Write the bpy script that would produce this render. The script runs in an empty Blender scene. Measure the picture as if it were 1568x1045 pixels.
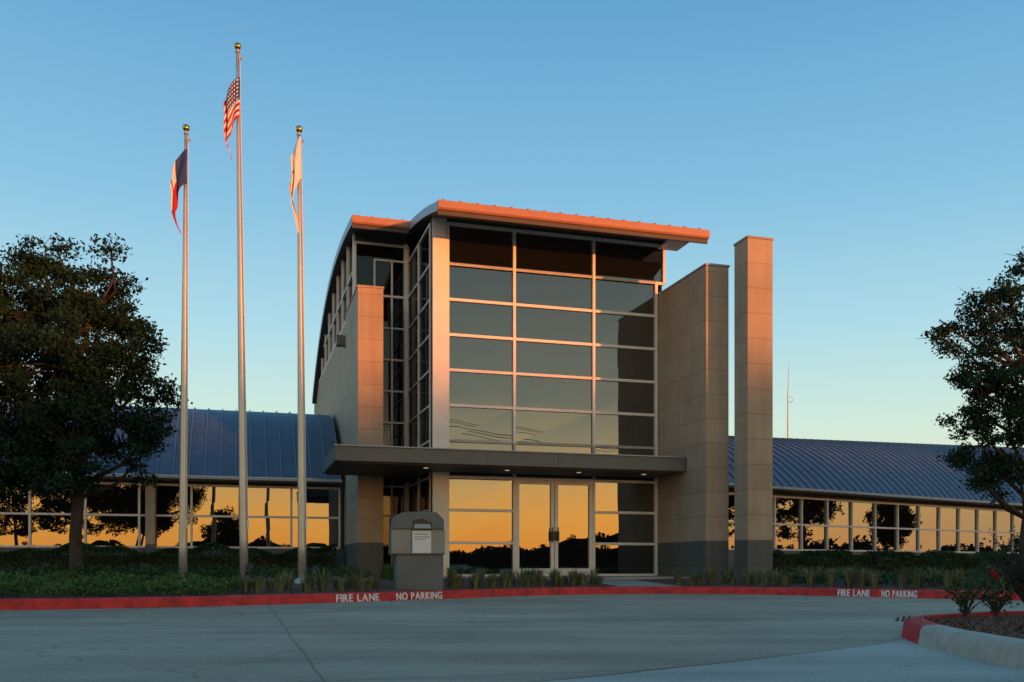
import bpy, math, random
import numpy as np
from mathutils import Vector, Matrix
random.seed(7); rng=np.random.default_rng(7)
scene=bpy.context.scene
COL=scene.collection
# ------------------------------------------------------------------ materials
def new_mat(name):
    m=bpy.data.materials.new(name); m.use_nodes=True
    nt=m.node_tree; b=nt.nodes['Principled BSDF']
    return m,nt,b
def mat(name,c,rough=.6,metal=0,var=.15,scale=3,bump=0,bscale=30,spec=.5,c2=None):
    m,nt,b=new_mat(name); N=nt.nodes; L=nt.links
    geo=N.new('ShaderNodeNewGeometry')
    n=N.new('ShaderNodeTexNoise'); n.inputs['Scale'].default_value=scale; n.inputs['Detail'].default_value=6
    L.new(geo.outputs['Position'],n.inputs['Vector'])
    r=N.new('ShaderNodeValToRGB'); r.color_ramp.elements[0].position=.3; r.color_ramp.elements[1].position=.7
    lo=[x*(1-var) for x in c]; hi=[min(1,x*(1+var)) for x in (c2 or c)]
    r.color_ramp.elements[0].color=(*lo,1); r.color_ramp.elements[1].color=(*hi,1)
    L.new(n.outputs['Fac'],r.inputs['Fac']); L.new(r.outputs['Color'],b.inputs['Base Color'])
    b.inputs['Roughness'].default_value=rough; b.inputs['Metallic'].default_value=metal
    b.inputs['Specular IOR Level'].default_value=spec
    if bump:
        n2=N.new('ShaderNodeTexNoise'); n2.inputs['Scale'].default_value=bscale; n2.inputs['Detail'].default_value=5
        L.new(geo.outputs['Position'],n2.inputs['Vector'])
        bp=N.new('ShaderNodeBump'); bp.inputs['Strength'].default_value=bump; bp.inputs['Distance'].default_value=.02
        L.new(n2.outputs['Fac'],bp.inputs['Height']); L.new(bp.outputs['Normal'],b.inputs['Normal'])
    return m
def math_node(N,L,op,a,b=None,c=None):
    n=N.new('ShaderNodeMath'); n.operation=op
    for i,x in enumerate((a,b,c)):
        if x is None: continue
        if isinstance(x,(int,float)): n.inputs[i].default_value=x
        else: L.new(x,n.inputs[i])
    return n.outputs[0]
def panel_mat():
    m,nt,b=new_mat('beige_wall_panel'); N=nt.nodes; L=nt.links
    geo=N.new('ShaderNodeNewGeometry'); sp=N.new('ShaderNodeSeparateXYZ'); L.new(geo.outputs['Position'],sp.inputs[0])
    n=N.new('ShaderNodeTexNoise'); n.inputs['Scale'].default_value=1.3; n.inputs['Detail'].default_value=7
    L.new(geo.outputs['Position'],n.inputs['Vector'])
    r=N.new('ShaderNodeValToRGB'); r.color_ramp.elements[0].position=.3; r.color_ramp.elements[1].position=.75
    r.color_ramp.elements[0].color=(.38,.30,.215,1); r.color_ramp.elements[1].color=(.47,.375,.275,1)
    L.new(n.outputs['Fac'],r.inputs['Fac'])
    base=math_node(N,L,'LESS_THAN',sp.outputs[2],1.2)
    mx=N.new('ShaderNodeMixRGB'); L.new(base,mx.inputs[0]); L.new(r.outputs['Color'],mx.inputs[1]); mx.inputs[2].default_value=(.13,.135,.125,1)
    fr=math_node(N,L,'FRACT',math_node(N,L,'DIVIDE',sp.outputs[2],.6))
    j=math_node(N,L,'LESS_THAN',fr,.022)
    mj=N.new('ShaderNodeMixRGB'); mj.blend_type='MULTIPLY'; L.new(j,mj.inputs[0]); L.new(mx.outputs[0],mj.inputs[1]); mj.inputs[2].default_value=(.55,.53,.5,1)
    wn=N.new('ShaderNodeTexWhiteNoise'); wn.noise_dimensions='1D'
    L.new(math_node(N,L,'FLOOR',math_node(N,L,'DIVIDE',sp.outputs[2],.6)),wn.inputs['W'])
    sc=math_node(N,L,'MULTIPLY_ADD',wn.outputs['Value'],.12,.93)
    ms=N.new('ShaderNodeVectorMath'); ms.operation='SCALE'; L.new(mj.outputs[0],ms.inputs[0]); L.new(sc,ms.inputs['Scale'])
    mp=N.new('ShaderNodeMapping'); mp.inputs['Scale'].default_value=(5,5,.25); L.new(geo.outputs['Position'],mp.inputs['Vector'])
    ns=N.new('ShaderNodeTexNoise'); ns.inputs['Scale'].default_value=1.5; ns.inputs['Detail'].default_value=4; L.new(mp.outputs[0],ns.inputs['Vector'])
    m3=N.new('ShaderNodeVectorMath'); m3.operation='SCALE'; L.new(ms.outputs[0],m3.inputs[0]); L.new(math_node(N,L,'MULTIPLY_ADD',ns.outputs['Fac'],.35,.82),m3.inputs['Scale'])
    L.new(m3.outputs[0],b.inputs['Base Color']); b.inputs['Roughness'].default_value=.65; b.inputs['Specular IOR Level'].default_value=.25
    n2=N.new('ShaderNodeTexNoise'); n2.inputs['Scale'].default_value=60
    L.new(geo.outputs['Position'],n2.inputs['Vector'])
    bp=N.new('ShaderNodeBump'); bp.inputs['Strength'].default_value=.15; bp.inputs['Distance'].default_value=.01
    L.new(n2.outputs['Fac'],bp.inputs['Height']); L.new(bp.outputs['Normal'],b.inputs['Normal'])
    return m
def glass_mat(name='tinted_window_glass',k=.70,base=.17):
    m=bpy.data.materials.new(name); m.use_nodes=True; nt=m.node_tree; N=nt.nodes; L=nt.links
    N.remove(N['Principled BSDF']); out=N['Material Output']
    d=N.new('ShaderNodeBsdfDiffuse'); d.inputs['Color'].default_value=(.008,.009,.009,1)
    g=N.new('ShaderNodeBsdfGlossy'); g.inputs['Color'].default_value=(.95,.97,.97,1); g.inputs['Roughness'].default_value=.004
    geo=N.new('ShaderNodeNewGeometry')
    n=N.new('ShaderNodeTexNoise'); n.inputs['Scale'].default_value=.9; n.inputs['Detail'].default_value=1
    L.new(geo.outputs['Position'],n.inputs['Vector'])
    bp=N.new('ShaderNodeBump'); bp.inputs['Strength'].default_value=.16; bp.inputs['Distance'].default_value=.015
    L.new(n.outputs['Fac'],bp.inputs['Height']); L.new(bp.outputs['Normal'],g.inputs['Normal'])
    f=N.new('ShaderNodeFresnel'); f.inputs['IOR'].default_value=1.5
    fac=math_node(N,L,'MULTIPLY_ADD',f.outputs[0],k,base)
    mx=N.new('ShaderNodeMixShader'); L.new(fac,mx.inputs[0]); L.new(d.outputs[0],mx.inputs[1]); L.new(g.outputs[0],mx.inputs[2])
    L.new(mx.outputs[0],out.inputs[0]); return m
def leaf_mat(name,c,c2,rough=.7):
    m,nt,b=new_mat(name); N=nt.nodes; L=nt.links
    geo=N.new('ShaderNodeNewGeometry')
    r=N.new('ShaderNodeValToRGB'); r.color_ramp.elements[0].color=(*c,1); r.color_ramp.elements[1].color=(*c2,1)
    n=N.new('ShaderNodeTexNoise'); n.inputs['Scale'].default_value=1.6; L.new(geo.outputs['Position'],n.inputs['Vector'])
    s=math_node(N,L,'MULTIPLY_ADD',geo.outputs['Random Per Island'],.5,math_node(N,L,'MULTIPLY_ADD',n.outputs['Fac'],1.4,-.45))
    L.new(s,r.inputs['Fac']); L.new(r.outputs[0],b.inputs['Base Color']); b.inputs['Roughness'].default_value=rough; b.inputs['Specular IOR Level'].default_value=.2
    return m
def concrete_road(name,c1,c2,joints=True,bright=1.):
    m,nt,b=new_mat(name); N=nt.nodes; L=nt.links
    geo=N.new('ShaderNodeNewGeometry'); sp=N.new('ShaderNodeSeparateXYZ'); L.new(geo.outputs['Position'],sp.inputs[0])
    n=N.new('ShaderNodeTexNoise'); n.inputs['Scale'].default_value=.35; n.inputs['Detail'].default_value=8; n.inputs['Roughness'].default_value=.65
    L.new(geo.outputs['Position'],n.inputs['Vector'])
    r=N.new('ShaderNodeValToRGB'); r.color_ramp.elements[0].position=.35; r.color_ramp.elements[1].position=.68
    r.color_ramp.elements[0].color=(*c1,1); r.color_ramp.elements[1].color=(*c2,1); L.new(n.outputs['Fac'],r.inputs['Fac'])
    n3=N.new('ShaderNodeTexNoise'); n3.inputs['Scale'].default_value=45; n3.inputs['Detail'].default_value=4; n3.inputs['Roughness'].default_value=.8
    L.new(geo.outputs['Position'],n3.inputs['Vector'])
    sc=math_node(N,L,'MULTIPLY_ADD',n3.outputs['Fac'],1.3,.35)
    col=r.outputs[0]
    vm=N.new('ShaderNodeMapping'); vm.inputs['Rotation'].default_value=(0,0,math.radians(-10)); vm.inputs['Scale'].default_value=(.25,1.6,1)
    L.new(geo.outputs['Position'],vm.inputs['Vector'])
    n4=N.new('ShaderNodeTexNoise'); n4.inputs['Scale'].default_value=.8; n4.inputs['Detail'].default_value=5; L.new(vm.outputs[0],n4.inputs['Vector'])
    sc=math_node(N,L,'MULTIPLY',sc,math_node(N,L,'MULTIPLY_ADD',n4.outputs['Fac'],1.1,.45))
    vs2=N.new('ShaderNodeTexVoronoi'); vs2.inputs['Scale'].default_value=1.1; L.new(geo.outputs['Position'],vs2.inputs['Vector'])
    sp2=math_node(N,L,'LESS_THAN',math_node(N,L,'ADD',vs2.outputs['Distance'],math_node(N,L,'MULTIPLY',n3.outputs['Fac'],.12)),.12)
    sc=math_node(N,L,'MULTIPLY',sc,math_node(N,L,'MULTIPLY_ADD',sp2,-.22,1.0))
    if joints:
        th=math.radians(16.4)
        wob=math_node(N,L,'MULTIPLY',math_node(N,L,'SUBTRACT',n.outputs['Fac'],.5),.10)
        uu=math_node(N,L,'ADD',math_node(N,L,'ADD',math_node(N,L,'MULTIPLY',sp.outputs[0],math.cos(th)),math_node(N,L,'MULTIPLY',sp.outputs[1],math.sin(th))),wob)
        vv=math_node(N,L,'ADD',math_node(N,L,'SUBTRACT',math_node(N,L,'MULTIPLY',sp.outputs[1],math.cos(th)),math_node(N,L,'MULTIPLY',sp.outputs[0],math.sin(th))),wob)
        ju=math_node(N,L,'LESS_THAN',math_node(N,L,'FRACT',math_node(N,L,'DIVIDE',math_node(N,L,'SUBTRACT',uu,.42),4.6)),.004)
        jv=math_node(N,L,'LESS_THAN',math_node(N,L,'FRACT',math_node(N,L,'DIVIDE',math_node(N,L,'SUBTRACT',vv,9.6),4.6)),.009)
        j=math_node(N,L,'MAXIMUM',ju,jv)
        j=math_node(N,L,'MULTIPLY',j,math_node(N,L,'MULTIPLY_ADD',n4.outputs['Fac'],1.3,-.05))
        sc=math_node(N,L,'MULTIPLY',sc,math_node(N,L,'MULTIPLY_ADD',j,-.6,1.0))
    vo=N.new('ShaderNodeTexVoronoi'); vo.feature='DISTANCE_TO_EDGE'; vo.inputs['Scale'].default_value=.22
    dm=N.new('ShaderNodeVectorMath'); dm.operation='ADD'; L.new(geo.outputs['Position'],dm.inputs[0])
    n5=N.new('ShaderNodeTexNoise'); n5.inputs['Scale'].default_value=1.2; n5.inputs['Detail'].default_value=5; L.new(geo.outputs['Position'],n5.inputs['Vector']); L.new(n5.outputs['Color'],dm.inputs[1])
    L.new(dm.outputs[0],vo.inputs['Vector'])
    ck=math_node(N,L,'LESS_THAN',vo.outputs['Distance'],.0018)
    sc=math_node(N,L,'MULTIPLY',sc,math_node(N,L,'MULTIPLY_ADD',ck,-.3,1.0))
    ms=N.new('ShaderNodeVectorMath'); ms.operation='SCALE'; L.new(col,ms.inputs[0]); L.new(sc,ms.inputs['Scale'])
    L.new(ms.outputs[0],b.inputs['Base Color']); b.inputs['Roughness'].default_value=.75; b.inputs['Specular IOR Level'].default_value=.25
    bp=N.new('ShaderNodeBump'); bp.inputs['Strength'].default_value=.3; bp.inputs['Distance'].default_value=.006
    L.new(n3.outputs['Fac'],bp.inputs['Height']); L.new(bp.outputs['Normal'],b.inputs['Normal'])
    return m

M_panel=panel_mat(); M_glass=glass_mat(); M_glass_side=glass_mat('tinted_side_glass',.40,.03)
M_frame=mat('aluminium_frame',(.84,.79,.72),.45,0,.05)
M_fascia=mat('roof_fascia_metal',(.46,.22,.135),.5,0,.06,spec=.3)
M_fgrey=mat('roof_edge_metal',(.30,.36,.42),.4,.2,.06)
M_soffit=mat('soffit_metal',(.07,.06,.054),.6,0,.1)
M_canopy=mat('canopy_metal',(.14,.145,.13),.55,.0,.08)
M_blue=mat('standing_seam_metal',(.09,.135,.19),.45,.3,.12,2)
M_rib=mat('seam_rib_metal',(.16,.21,.27),.4,.2,.08)
M_greyp=mat('grey_base_wall',(.16,.165,.15),.7,0,.12,2)
M_conc=concrete_road('concrete_walk',(.32,.29,.24),(.42,.38,.31),False)
M_road=concrete_road('concrete_paving',(.31,.255,.175),(.47,.39,.28))
M_apron=concrete_road('pale_concrete',(.40,.37,.31),(.52,.48,.40),False)
M_red=mat('red_kerb_paint',(.52,.022,.02),.6,0,.3,6,.3,40,c2=(.60,.03,.025))
M_white=mat('white_paint',(.82,.81,.77),.6,0,.10,20)
M_mulch=mat('mulch_soil',(.08,.042,.028),.95,0,.5,8,1,60,c2=(.15,.08,.045))
M_gnd=mat('dry_ground',(.06,.07,.035),.95,0,.3,.5)
M_bark=mat('bark',(.06,.048,.038),.9,0,.35,12,.8,50)
M_pole=mat('brushed_pole_metal',(.58,.55,.48),.38,.55,.06)
M_gold=mat('gold_finial',(.75,.42,.10),.2,1,.02)
M_steel=mat('dark_steel',(.05,.05,.05),.4,.5,.1)
M_leafO=leaf_mat('oak_leaf',(.004,.014,.006),(.016,.055,.022))
M_leafR=leaf_mat('elm_leaf',(.007,.020,.009),(.030,.070,.028))
M_leafH=leaf_mat('hedge_leaf',(.010,.028,.009),(.046,.11,.032))
M_leafG=leaf_mat('groundcover_leaf',(.03,.065,.015),(.10,.20,.05))
M_grassT=leaf_mat('ornamental_grass_blade',(.07,.085,.035),(.26,.26,.12))
M_rose=mat('rose_petal',(.55,.01,.03),.5,0,.1)
M_dist=leaf_mat('distant_leaf',(.006,.009,.005),(.015,.020,.010),.9)

# ------------------------------------------------------------------ mesh helpers
class Frame:
    def __init__(s,x,y,deg): s.x=x;s.y=y;s.c=math.cos(math.radians(deg));s.s=math.sin(math.radians(deg))
    def __call__(s,u,v,z): return (s.x+u*s.c-v*s.s, s.y+u*s.s+v*s.c, z)
    def inv(s,X,Y): dx=X-s.x;dy=Y-s.y; return (dx*s.c+dy*s.s,-dx*s.s+dy*s.c)
WORLD=Frame(0,0,0)
class Part:
    def __init__(s,name,m,F=WORLD): s.name=name;s.m=m;s.F=F;s.v=[];s.f=[]
    def add(s,vs,fs,local=True):
        o=len(s.v)
        s.v+= [s.F(*p) for p in vs] if local else [tuple(p) for p in vs]
        s.f+=[tuple(i+o for i in f) for f in fs]
    def box(s,u0,u1,v0,v1,z0,z1):
        s.add([(u0,v0,z0),(u1,v0,z0),(u1,v1,z0),(u0,v1,z0),(u0,v0,z1),(u1,v0,z1),(u1,v1,z1),(u0,v1,z1)],
              [(0,3,2,1),(4,5,6,7),(0,1,5,4),(1,2,6,5),(2,3,7,6),(3,0,4,7)]); return s
    def prism(s,poly,z0,z1):
        n=len(poly)
        s.add([(a,b,z0) for a,b in poly]+[(a,b,z1) for a,b in poly],
              [tuple(range(n))[::-1],tuple(range(n,2*n))]+[(i,(i+1)%n,(i+1)%n+n,i+n) for i in range(n)]); return s
    def sidew(s,prof,u0,u1):
        n=len(prof)
        s.add([(u0,a,b) for a,b in prof]+[(u1,a,b) for a,b in prof],
              [tuple(range(n))[::-1],tuple(range(n,2*n))]+[(i,(i+1)%n,(i+1)%n+n,i+n) for i in range(n)]); return s
    def front(s,prof,v0,v1):
        n=len(prof)
        s.add([(a,v0,b) for a,b in prof]+[(a,v1,b) for a,b in prof],
              [tuple(range(n)),tuple(range(n,2*n))[::-1]]+[(i,i+n,(i+1)%n+n,(i+1)%n) for i in range(n)]); return s
    def tube(s,pts,rad,n=8,local=True,cap=True):
        P=[Vector(s.F(*p)) if local else Vector(p) for p in pts]
        vs=[];fs=[]
        for i,p in enumerate(P):
            t=(P[min(i+1,len(P)-1)]-P[max(i-1,0)]).normalized()
            a=t.cross(Vector((0,0,1)) if abs(t.z)<.9 else Vector((1,0,0))).normalized(); b=t.cross(a)
            r=rad[i] if hasattr(rad,'__len__') else rad
            for k in range(n):
                q=p+a*(r*math.cos(2*math.pi*k/n))+b*(r*math.sin(2*math.pi*k/n)); vs.append(tuple(q))
        for i in range(len(P)-1):
            for k in range(n):
                fs.append((i*n+k,i*n+(k+1)%n,(i+1)*n+(k+1)%n,(i+1)*n+k))
        if cap: fs+= [tuple(range(n))[::-1],tuple(range((len(P)-1)*n,len(P)*n))]
        s.add(vs,fs,False); return s
    def build(s,parent=None,smooth=False,bevel=0):
        me=bpy.data.meshes.new(s.name); me.from_pydata(s.v,[],s.f); me.update()
        o=bpy.data.objects.new(s.name,me); COL.objects.link(o); me.materials.append(s.m)
        if smooth:
            for p in me.polygons: p.use_smooth=True
        if bevel:
            b=o.modifiers.new('bev','BEVEL'); b.width=bevel; b.segments=2; b.limit_method='ANGLE'
        if parent: o.parent=parent
        return o
def empty(name):
    e=bpy.data.objects.new(name,None); COL.objects.link(e); return e
def leaf_mesh(name,pos,size,m,parent=None,aspect=.55,up=0.):
    n=len(pos); a=rng.normal(size=(n,3)); a[:,2]+=up; a/=np.linalg.norm(a,axis=1)[:,None]
    b=rng.normal(size=(n,3)); b-= (b*a).sum(1)[:,None]*a; b/=np.linalg.norm(b,axis=1)[:,None]
    sz=size*rng.uniform(.6,1.3,n)[:,None]
    a=a*sz*.5; b=b*sz*.5*aspect
    V=np.stack([pos-a,pos+b-a*.1,pos+a,pos-b-a*.1],1).reshape(-1,3)
    me=bpy.data.meshes.new(name); me.vertices.add(4*n); me.loops.add(4*n); me.polygons.add(n)
    me.vertices.foreach_set('co',V.astype(np.float32).ravel()); me.loops.foreach_set('vertex_index',np.arange(4*n,dtype=np.int32))
    me.polygons.foreach_set('loop_start',np.arange(0,4*n,4,dtype=np.int32)); me.polygons.foreach_set('loop_total',np.full(n,4,dtype=np.int32))
    me.update(); me.validate(); me.materials.append(m)
    o=bpy.data.objects.new(name,me); COL.objects.link(o)
    if parent: o.parent=parent
    return o

# ------------------------------------------------------------------ camera
cam=bpy.data.cameras.new('camera'); co=bpy.data.objects.new('camera',cam); COL.objects.link(co)
co.location=(0,0,.62); co.rotation_euler=(math.radians(90),0,0)
FO=1420.; cam.sensor_width=36; cam.lens=36*FO/1568; cam.shift_y=(865-522.5)/1568; cam.clip_end=3000
scene.camera=co

# ------------------------------------------------------------------ kerb line
ctrl=[(-60,11.6),(-30,11.6),(-16,11.7),(-10.5,11.9),(-6.96,12.6),(-4.6,13.7),(-2.54,15.5),(-.9,17.2),(.6,18.7),(2.1,19.5),(3.3,19.75),(4.6,19.5),(6.5,18.2),(8.4,16.4),(10.5,15.3),(14,14.8),(30,14.6),(60,14.6)]
def catmull(P,n=24):
    out=[]
    for i in range(1,len(P)-2):
        p0,p1,p2,p3=[np.array(P[j]) for j in (i-1,i,i+1,i+2)]
        for k in range(n):
            t=k/n
            out.append(.5*((2*p1)+(-p0+p2)*t+(2*p0-5*p1+4*p2-p3)*t*t+(-p0+3*p1-3*p2+p3)*t**3))
    out.append(np.array(P[-2])); return np.array(out)
KL=catmull(ctrl)
KX,KY=KL[:,0],KL[:,1]
def ykerb(x): return float(np.interp(x,KX,KY))
def bedz(x,y): return .135+.165*min(1,max(0,(y-ykerb(x))/4))
def sweep(part,pts,prof,closed=False):
    n=len(prof); vs=[];fs=[]; P=np.array(pts)
    for i in range(len(P)):
        if closed: t=P[(i+1)%len(P)]-P[i-1]
        else: t=P[min(i+1,len(P)-1)]-P[max(i-1,0)]
        t=t/np.linalg.norm(t); nr=np.array((-t[1],t[0]))
        for d,z in prof: q=P[i]+nr*d; vs.append((q[0],q[1],z))
    m=len(P) if closed else len(P)-1
    for i in range(m):
        for k in range(n-1):
            a=i*n+k; b=((i+1)%len(P))*n+k
            fs.append((a,b,b+1,a+1))
    part.add(vs,fs)
kerb=Part('red_kerb',M_red)
sweep(kerb,KL,[(0,-.02),(.012,.125),(.03,.148),(.05,.152),(.165,.152),(.175,.02)])
kerb_o=kerb.build(smooth=False)

# ground
Part('ground',M_gnd).box(-900,900,-900,900,-.3,-.012).build()
Part('road',M_road).box(-90,90,-45,30,-.2,0).build()
bed=Part('planting_bed',M_mulch)
xs=KL; rows=[.16,.6,1.2,2,3,4.2,6,10,18,45]
vs=[];fs=[]
for i,p in enumerate(xs):
    for t in rows: vs.append((p[0],p[1]+t,bedz(p[0],p[1]+t)))
for i in range(len(xs)-1):
    for k in range(len(rows)-1):
        a=i*len(rows)+k; b=a+len(rows); fs.append((a,b,b+1,a+1))
bed.add(vs,fs); bed.build()
ap=Part('concrete_apron',M_apron)
arc=[(-1.2,4.0),(-.3,4.55),(.5,5.15),(1.3,5.8),(2.1,6.5),(2.8,7.15),(3.4,7.9),(5,8.4),(7,6),(7,2),(-1.2,2)]
ap.add([(a,b,.004) for a,b in arc],[tuple(range(len(arc)))[::-1]]); ap.build()
js=Part('apron_joint',M_steel)
for i in range(6):
    (a,b),(c,d)=arc[i],arc[i+1]; t=Vector((c-a,d-b)).normalized(); nn_=Vector((-t.y,t.x))*.008
    js.add([(a-nn_.x,b-nn_.y,.007),(c-nn_.x,d-nn_.y,.007),(c+nn_.x,d+nn_.y,.007),(a+nn_.x,b+nn_.y,.007)],[(0,1,2,3)])
js.build()

# ------------------------------------------------------------------ BUILDING
TH=16.4
F=Frame(-1.65,23.67,TH)
B=empty('civic_building')
def roofz(v):
    d=v-6.6
    return 10.4-(29-math.sqrt(29**2-d*d)) if d<0 else 10.4-(18.3-math.sqrt(18.3**2-d*d))
body=Part('main_walls',M_panel,F)
body.prism([(-2.0,3.42),(-.34,3.42),(-.34,.08),(6.05,.08),(6.05,17.5),(-2.0,17.5)],.1,8.0).build(B)
Part('fin_wall_right',M_panel,F).box(5.86,6.48,-2.75,.6,.1,7.95).build(B,bevel=.01)
Part('fin_wall_cap',M_fgrey,F).box(5.84,6.50,-2.77,.6,7.952,8.0).build(B)
Part('fin_wall_left',M_panel,F).box(-2.09,-1.41,1.5,4.4,.1,7.97).build(B,bevel=.01)
Part('fin_wall_cap_2',M_panel,F).box(-2.11,-1.39,1.48,4.4,7.972,8.02).build(B)
pu,pv=F.inv(5.59,22.0)
Part('tall_pylon',M_panel,F).box(pu,pu+.68,pv,pv+.62,.1,8.38).build(B,bevel=.01)
Part('tall_pylon_cap',M_panel,F).box(pu-.015,pu+.695,pv-.015,pv+.635,8.382,8.43).build(B)
Part('wall_speaker',M_canopy,F).box(-2.3,-2.0,4.9,5.2,7.2,7.5).build(B,bevel=.01)

glass=Part('glazing',M_glass,F); gside=Part('side_glazing',M_glass_side,F); frames=Part('window_frames',M_frame,F)
def wall_u(G,Fr,us,zs,v,w=.07,skipz=()):
    for i in range(len(us)-1):
        for k in range(len(zs)-1):
            j=[random.uniform(-.003,.003) for _ in range(4)]
            G.add([(us[i],v+j[0],zs[k]),(us[i+1],v+j[1],zs[k]),(us[i+1],v+j[2],zs[k+1]),(us[i],v+j[3],zs[k+1])],[(0,1,2,3)])
    for u in us: Fr.box(u-w/2,u+w/2,v-.075,v+.03,zs[0],zs[-1])
    for z in zs: Fr.box(us[0],us[-1],v-.06,v+.03,z-w/2,z+w/2)
def wall_v(G,Fr,vvs,zs,u,w=.06,side=-1):
    for i in range(len(vvs)-1):
        for k in range(len(zs)-1):
            j=[random.uniform(-.003,.003) for _ in range(4)]
            G.add([(u+j[0],vvs[i],zs[k]),(u+j[1],vvs[i],zs[k+1]),(u+j[2],vvs[i+1],zs[k+1]),(u+j[3],vvs[i+1],zs[k])],[(0,1,2,3)])
    for v in vvs: Fr.box(u-.05,u+.03,v-w/2,v+w/2,zs[0],zs[-1])
    for z in zs: Fr.box(u-.04,u+.03,vvs[0],vvs[-1],z-w/2,z+w/2)
ZS=[3.79,4.69,5.59,6.49,7.39,8.29]
wall_u(glass,frames,[0,1.77,3.98,5.80],ZS,0)
wall_u(glass,frames,[0,1.77,3.98,6.03],[8.29,9.32],0)
wall_u(glass,frames,[0,1.77],[.34,1.18,2.02,2.86,3.79],0)
wall_u(glass,frames,[3.98,5.80],[.34,1.18,2.02,2.86,3.79],0)
wall_u(glass,frames,[1.77,3.98],[2.86,3.79],0)
Z2=[.34,1.18,2.02,2.86,3.79,4.69,5.59,6.49,7.39,8.29,9.32]
wall_v(gside,frames,[0.1,1.7,3.3],Z2,-.40,.045)
wall_u(gside,frames,[-1.40,-.90,-.43],Z2,3.34,.05)
wall_u(gside,frames,[-1.95,-.43],[8.29,9.75],3.30,.06)
gside.build(B)
Part('corner_column',M_frame,F).box(-.40,-.035,-.10,.10,.2,9.44).build(B,bevel=.01)
Part('corner_column_side',M_soffit,F).box(-.42,-.403,-.05,.10,.2,9.44).build(B)
Part('inner_corner_post',M_frame,F).box(-.56,-.445,3.16,3.335,.3,9.8).build(B)
doors=Part('entrance_doors',M_frame,F)
for a,b in ((1.81,2.86),(2.88,3.94)):
    glass.add([(a+.08,-.01,.36),(b-.08,-.01,.36),(b-.08,-.012,2.8),(a+.08,-.011,2.8)],[(0,1,2,3)])
    doors.box(a,a+.09,-.065,.02,.33,2.82); doors.box(b-.09,b,-.065,.02,.33,2.82)
    doors.box(a+.09,b-.09,-.06,.02,.33,.52); doors.box(a+.09,b-.09,-.06,.02,2.73,2.82)
doors.box(1.735,3.98,-.07,.02,.30,.33)
doors.build(B)
hd=Part('door_pulls',M_steel,F)
for u in (2.79,2.95):
    hd.tube([(u,-.13,1.2),(u,-.13,1.6)],.014); hd.tube([(u,-.13,1.25),(u,-.05,1.25)],.01); hd.tube([(u,-.13,1.55),(u,-.05,1.55)],.01)
hd.box(2.74,3.0,-.075,-.066,1.25,1.5)
hd.build(B)
Part('door_sill',M_conc,F).box(-.3,5.9,-.2,.1,.2,.318).build(B)

cl=Part('clerestory_glass',M_glass_side,F); cf=Part('clerestory_frames',M_frame,F)
vv=np.linspace(3.32,15.3,40)
for i in range(39):
    a,b=vv[i],vv[i+1]
    cl.add([(-1.93,a,7.9),(-1.93,a,roofz(a)-.15),(-1.93,b,roofz(b)-.15),(-1.93,b,7.9)],[(0,1,2,3)])
for v in np.arange(3.35,15.2,1.5): cf.box(-2.01,-1.9,v-.03,v+.03,7.9,roofz(v)-.16)
cf.box(-2.0,-1.9,3.3,15.4,7.98,8.06)
cf.box(-2.0,-1.9,3.3,13.0,8.95,9.01)
cl.build(B); cf.build(B)
ub=Part('upper_walls',M_panel,F)
vv=np.linspace(.1,17.4,30)
for i in range(29):
    a,b=vv[i],vv[i+1]
    ub.add([(6.04,a,7.9),(6.04,b,7.9),(6.04,b,roofz(b)-.12),(6.04,a,roofz(a)-.12)],[(0,1,2,3)])
ub.build(B)
TK=.20
def vault(u0,u1,va,vb,name,n=36):
    P=[(v,roofz(v)) for v in np.linspace(va,vb,n)]
    top=Part(name,M_blue,F)
    vs=[];fs=[]
    for v,z in P: vs+= [(u0,v,z),(u1,v,z)]
    for i in range(n-1): fs.append((2*i,2*i+1,2*i+3,2*i+2))
    top.add(vs,fs)
    top.build(B)
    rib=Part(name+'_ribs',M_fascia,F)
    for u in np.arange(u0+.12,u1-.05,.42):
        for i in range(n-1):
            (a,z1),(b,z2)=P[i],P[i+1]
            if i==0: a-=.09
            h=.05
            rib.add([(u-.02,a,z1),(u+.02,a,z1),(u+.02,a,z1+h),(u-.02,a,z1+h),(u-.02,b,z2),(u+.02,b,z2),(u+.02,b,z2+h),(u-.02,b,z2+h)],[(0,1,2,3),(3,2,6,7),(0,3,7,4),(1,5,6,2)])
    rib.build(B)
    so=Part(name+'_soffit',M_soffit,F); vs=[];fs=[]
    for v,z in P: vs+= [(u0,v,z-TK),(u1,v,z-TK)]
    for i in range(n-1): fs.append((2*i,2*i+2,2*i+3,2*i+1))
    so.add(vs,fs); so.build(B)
    ed=Part(name+'_edge',M_fgrey,F)
    for u,s in ((u0,-1),(u1,1)):
        vs=[];fs=[]
        for v,z in P: vs+= [(u,v,z+.01),(u+s*.02,v,z+.01),(u+s*.02,v,z-TK-.01),(u,v,z-TK-.01)]
        for i in range(n-1):
            for k in range(4): fs.append((4*i+k,4*i+(k+1)%4,4*i+4+(k+1)%4,4*i+4+k))
        fs.append((0,1,2,3)); ed.add(vs,fs)
    ed.build(B)
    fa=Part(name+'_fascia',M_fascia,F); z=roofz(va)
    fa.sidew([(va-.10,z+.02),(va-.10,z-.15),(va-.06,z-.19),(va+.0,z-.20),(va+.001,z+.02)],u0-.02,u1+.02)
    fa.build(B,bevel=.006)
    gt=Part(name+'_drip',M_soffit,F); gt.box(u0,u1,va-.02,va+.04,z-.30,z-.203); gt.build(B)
vault(-.58,6.5,-1.62,3.0,'roof_front_bay',14)
vault(-2.15,-.60,2.2,16.4,'roof_left_bay')
vault(-.59,6.5,3.0,17.6,'roof_rear_bay')
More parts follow.
